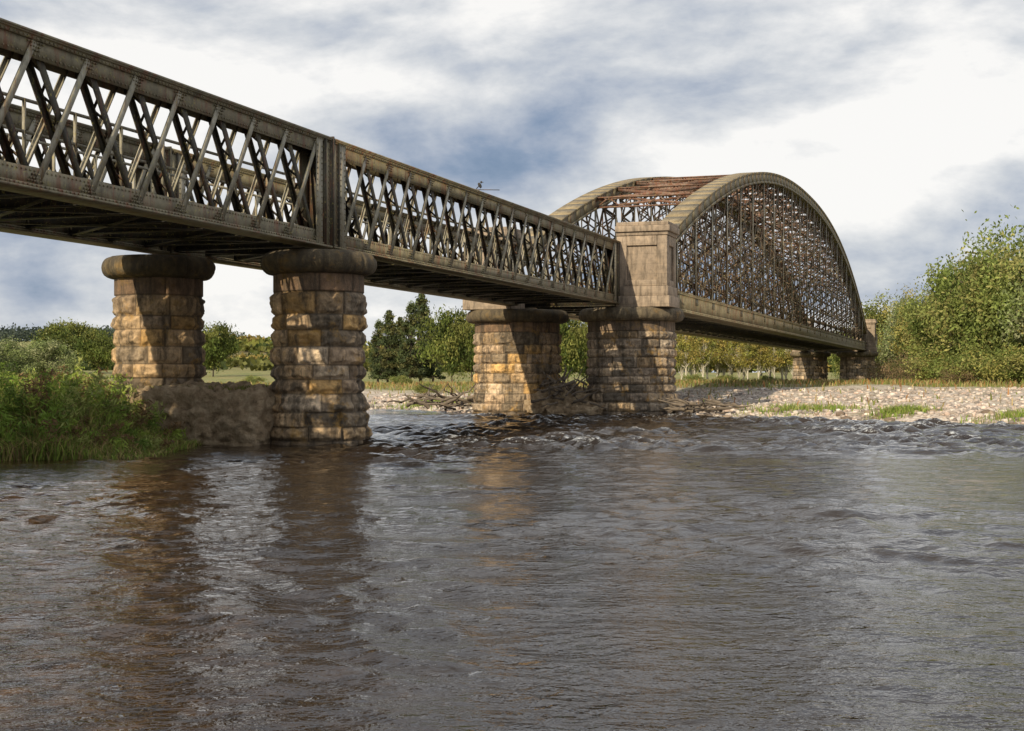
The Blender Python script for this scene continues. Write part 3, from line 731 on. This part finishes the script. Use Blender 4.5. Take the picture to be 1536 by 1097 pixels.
mk("perched_bird",np.concatenate(Vs),np.concatenate(Fs),M_bird,None,True,loc=(bx,by,ZT+.14))
b=B();b.beam((-.02,0,ZT),(-.02,0,ZT+.13),.02,.02);b.beam((-.1,0,ZT+.13),(.6,0,ZT+.12),.02,.02);o=b.make("metal_bracket",M_dk);o.location=(bx,by,0)

# ------------------------------------------------------------ sky
w=bpy.data.worlds.new("World");S.world=w;w.use_nodes=True;nt=w.node_tree
for n in list(nt.nodes): nt.nodes.remove(n)
out=nt.nodes.new("ShaderNodeOutputWorld");sky=nt.nodes.new("ShaderNodeTexSky");sky.sky_type='NISHITA';sky.sun_disc=False
PHI=math.radians(9)
EL=math.radians(29);hd=(Vector((-sa,-ca))*math.cos(PHI)+Vector((-ca,sa))*math.sin(PHI)).normalized()
sky.sun_elevation=EL;sky.sun_rotation=math.atan2(hd.x,hd.y)
b1=nt.nodes.new("ShaderNodeBackground");b1.inputs[1].default_value=.08;nt.links.new(sky.outputs[0],b1.inputs[0])
tc=nt.nodes.new("ShaderNodeTexCoord");sp=nt.nodes.new("ShaderNodeSeparateXYZ");nt.links.new(tc.outputs["Generated"],sp.inputs[0])
x,y,z=sp.outputs
mp=nt.nodes.new("ShaderNodeMapping");mp.inputs["Rotation"].default_value=(0,.12,0);mp.inputs["Scale"].default_value=(1,1,2.2);mp.inputs["Location"].default_value=(.35,.6,.2);nt.links.new(tc.outputs["Generated"],mp.inputs[0])
nA=noise(nt,mp.outputs[0],3.8,11,.54,.25);nB=noise(nt,mp.outputs[0],10,11,.6,.15)
val=mth(nt,'ADD',mth(nt,'ADD',mth(nt,'MULTIPLY',nA,.9),mth(nt,'MULTIPLY',nB,.36)),-.038)
def blob(cx,cz,rx,rzz,amp,v):
    ax=mth(nt,'DIVIDE',mth(nt,'SUBTRACT',mth(nt,'DIVIDE',x,mth(nt,'MAXIMUM',y,.05)),cx),rx)
    az=mth(nt,'DIVIDE',mth(nt,'SUBTRACT',z,cz),rzz)
    e=mth(nt,'ADD',mth(nt,'MULTIPLY',ax,ax),mth(nt,'MULTIPLY',az,az))
    g=mth(nt,'POWER',2.718,mth(nt,'MULTIPLY',e,-1.0))
    return mth(nt,'ADD',v,mth(nt,'MULTIPLY',g,amp))
for a in ((.27,.075,.14,.04,-.17),(.31,.16,.12,.035,.15),(.33,.23,.1,.05,.1),(-.04,.155,.1,.03,-.05),(-.12,.2,.14,.018,.07),(-.3,.06,.15,.05,.04),(.12,.2,.16,.05,.05),(-.25,.2,.1,.04,.04)):
    val=blob(*a,val)
cc=ramp(nt,val,[(.36,(.12,.19,.33)),(.44,(.27,.34,.47)),(.51,(.45,.5,.59)),(.58,(.66,.685,.72)),(.68,(.99,.975,.95))])
b2=nt.nodes.new("ShaderNodeBackground");b2.inputs[1].default_value=1.0;nt.links.new(cc,b2.inputs[0])
mx=nt.nodes.new("ShaderNodeMixShader");nt.links.new(ramp(nt,val,[(.3,(.6,.6,.6)),(.48,(.95,.95,.95))]),mx.inputs[0])
nt.links.new(b1.outputs[0],mx.inputs[1]);nt.links.new(b2.outputs[0],mx.inputs[2]);nt.links.new(mx.outputs[0],out.inputs[0])
sl=bpy.data.lights.new("sun",'SUN');sl.energy=5.0;sl.angle=math.radians(.5);sl.color=(1,.85,.61)
so=bpy.data.objects.new("sun",sl);COL.objects.link(so)
dv=Vector((-hd.x*math.cos(EL),-hd.y*math.cos(EL),-math.sin(EL)));so.rotation_euler=dv.to_track_quat('-Z','Y').to_euler()
cd=bpy.data.cameras.new("camera");cd.lens=50;cd.sensor_width=36;cd.shift_y=.0127;cd.clip_end=20000;cd.clip_start=.1
co_=bpy.data.objects.new("camera",cd);COL.objects.link(co_);co_.location=(0,0,1.5);co_.rotation_euler=(math.pi/2,0,0);S.camera=co_
S.view_settings.view_transform='Standard';S.view_settings.look='None';S.view_settings.exposure=0
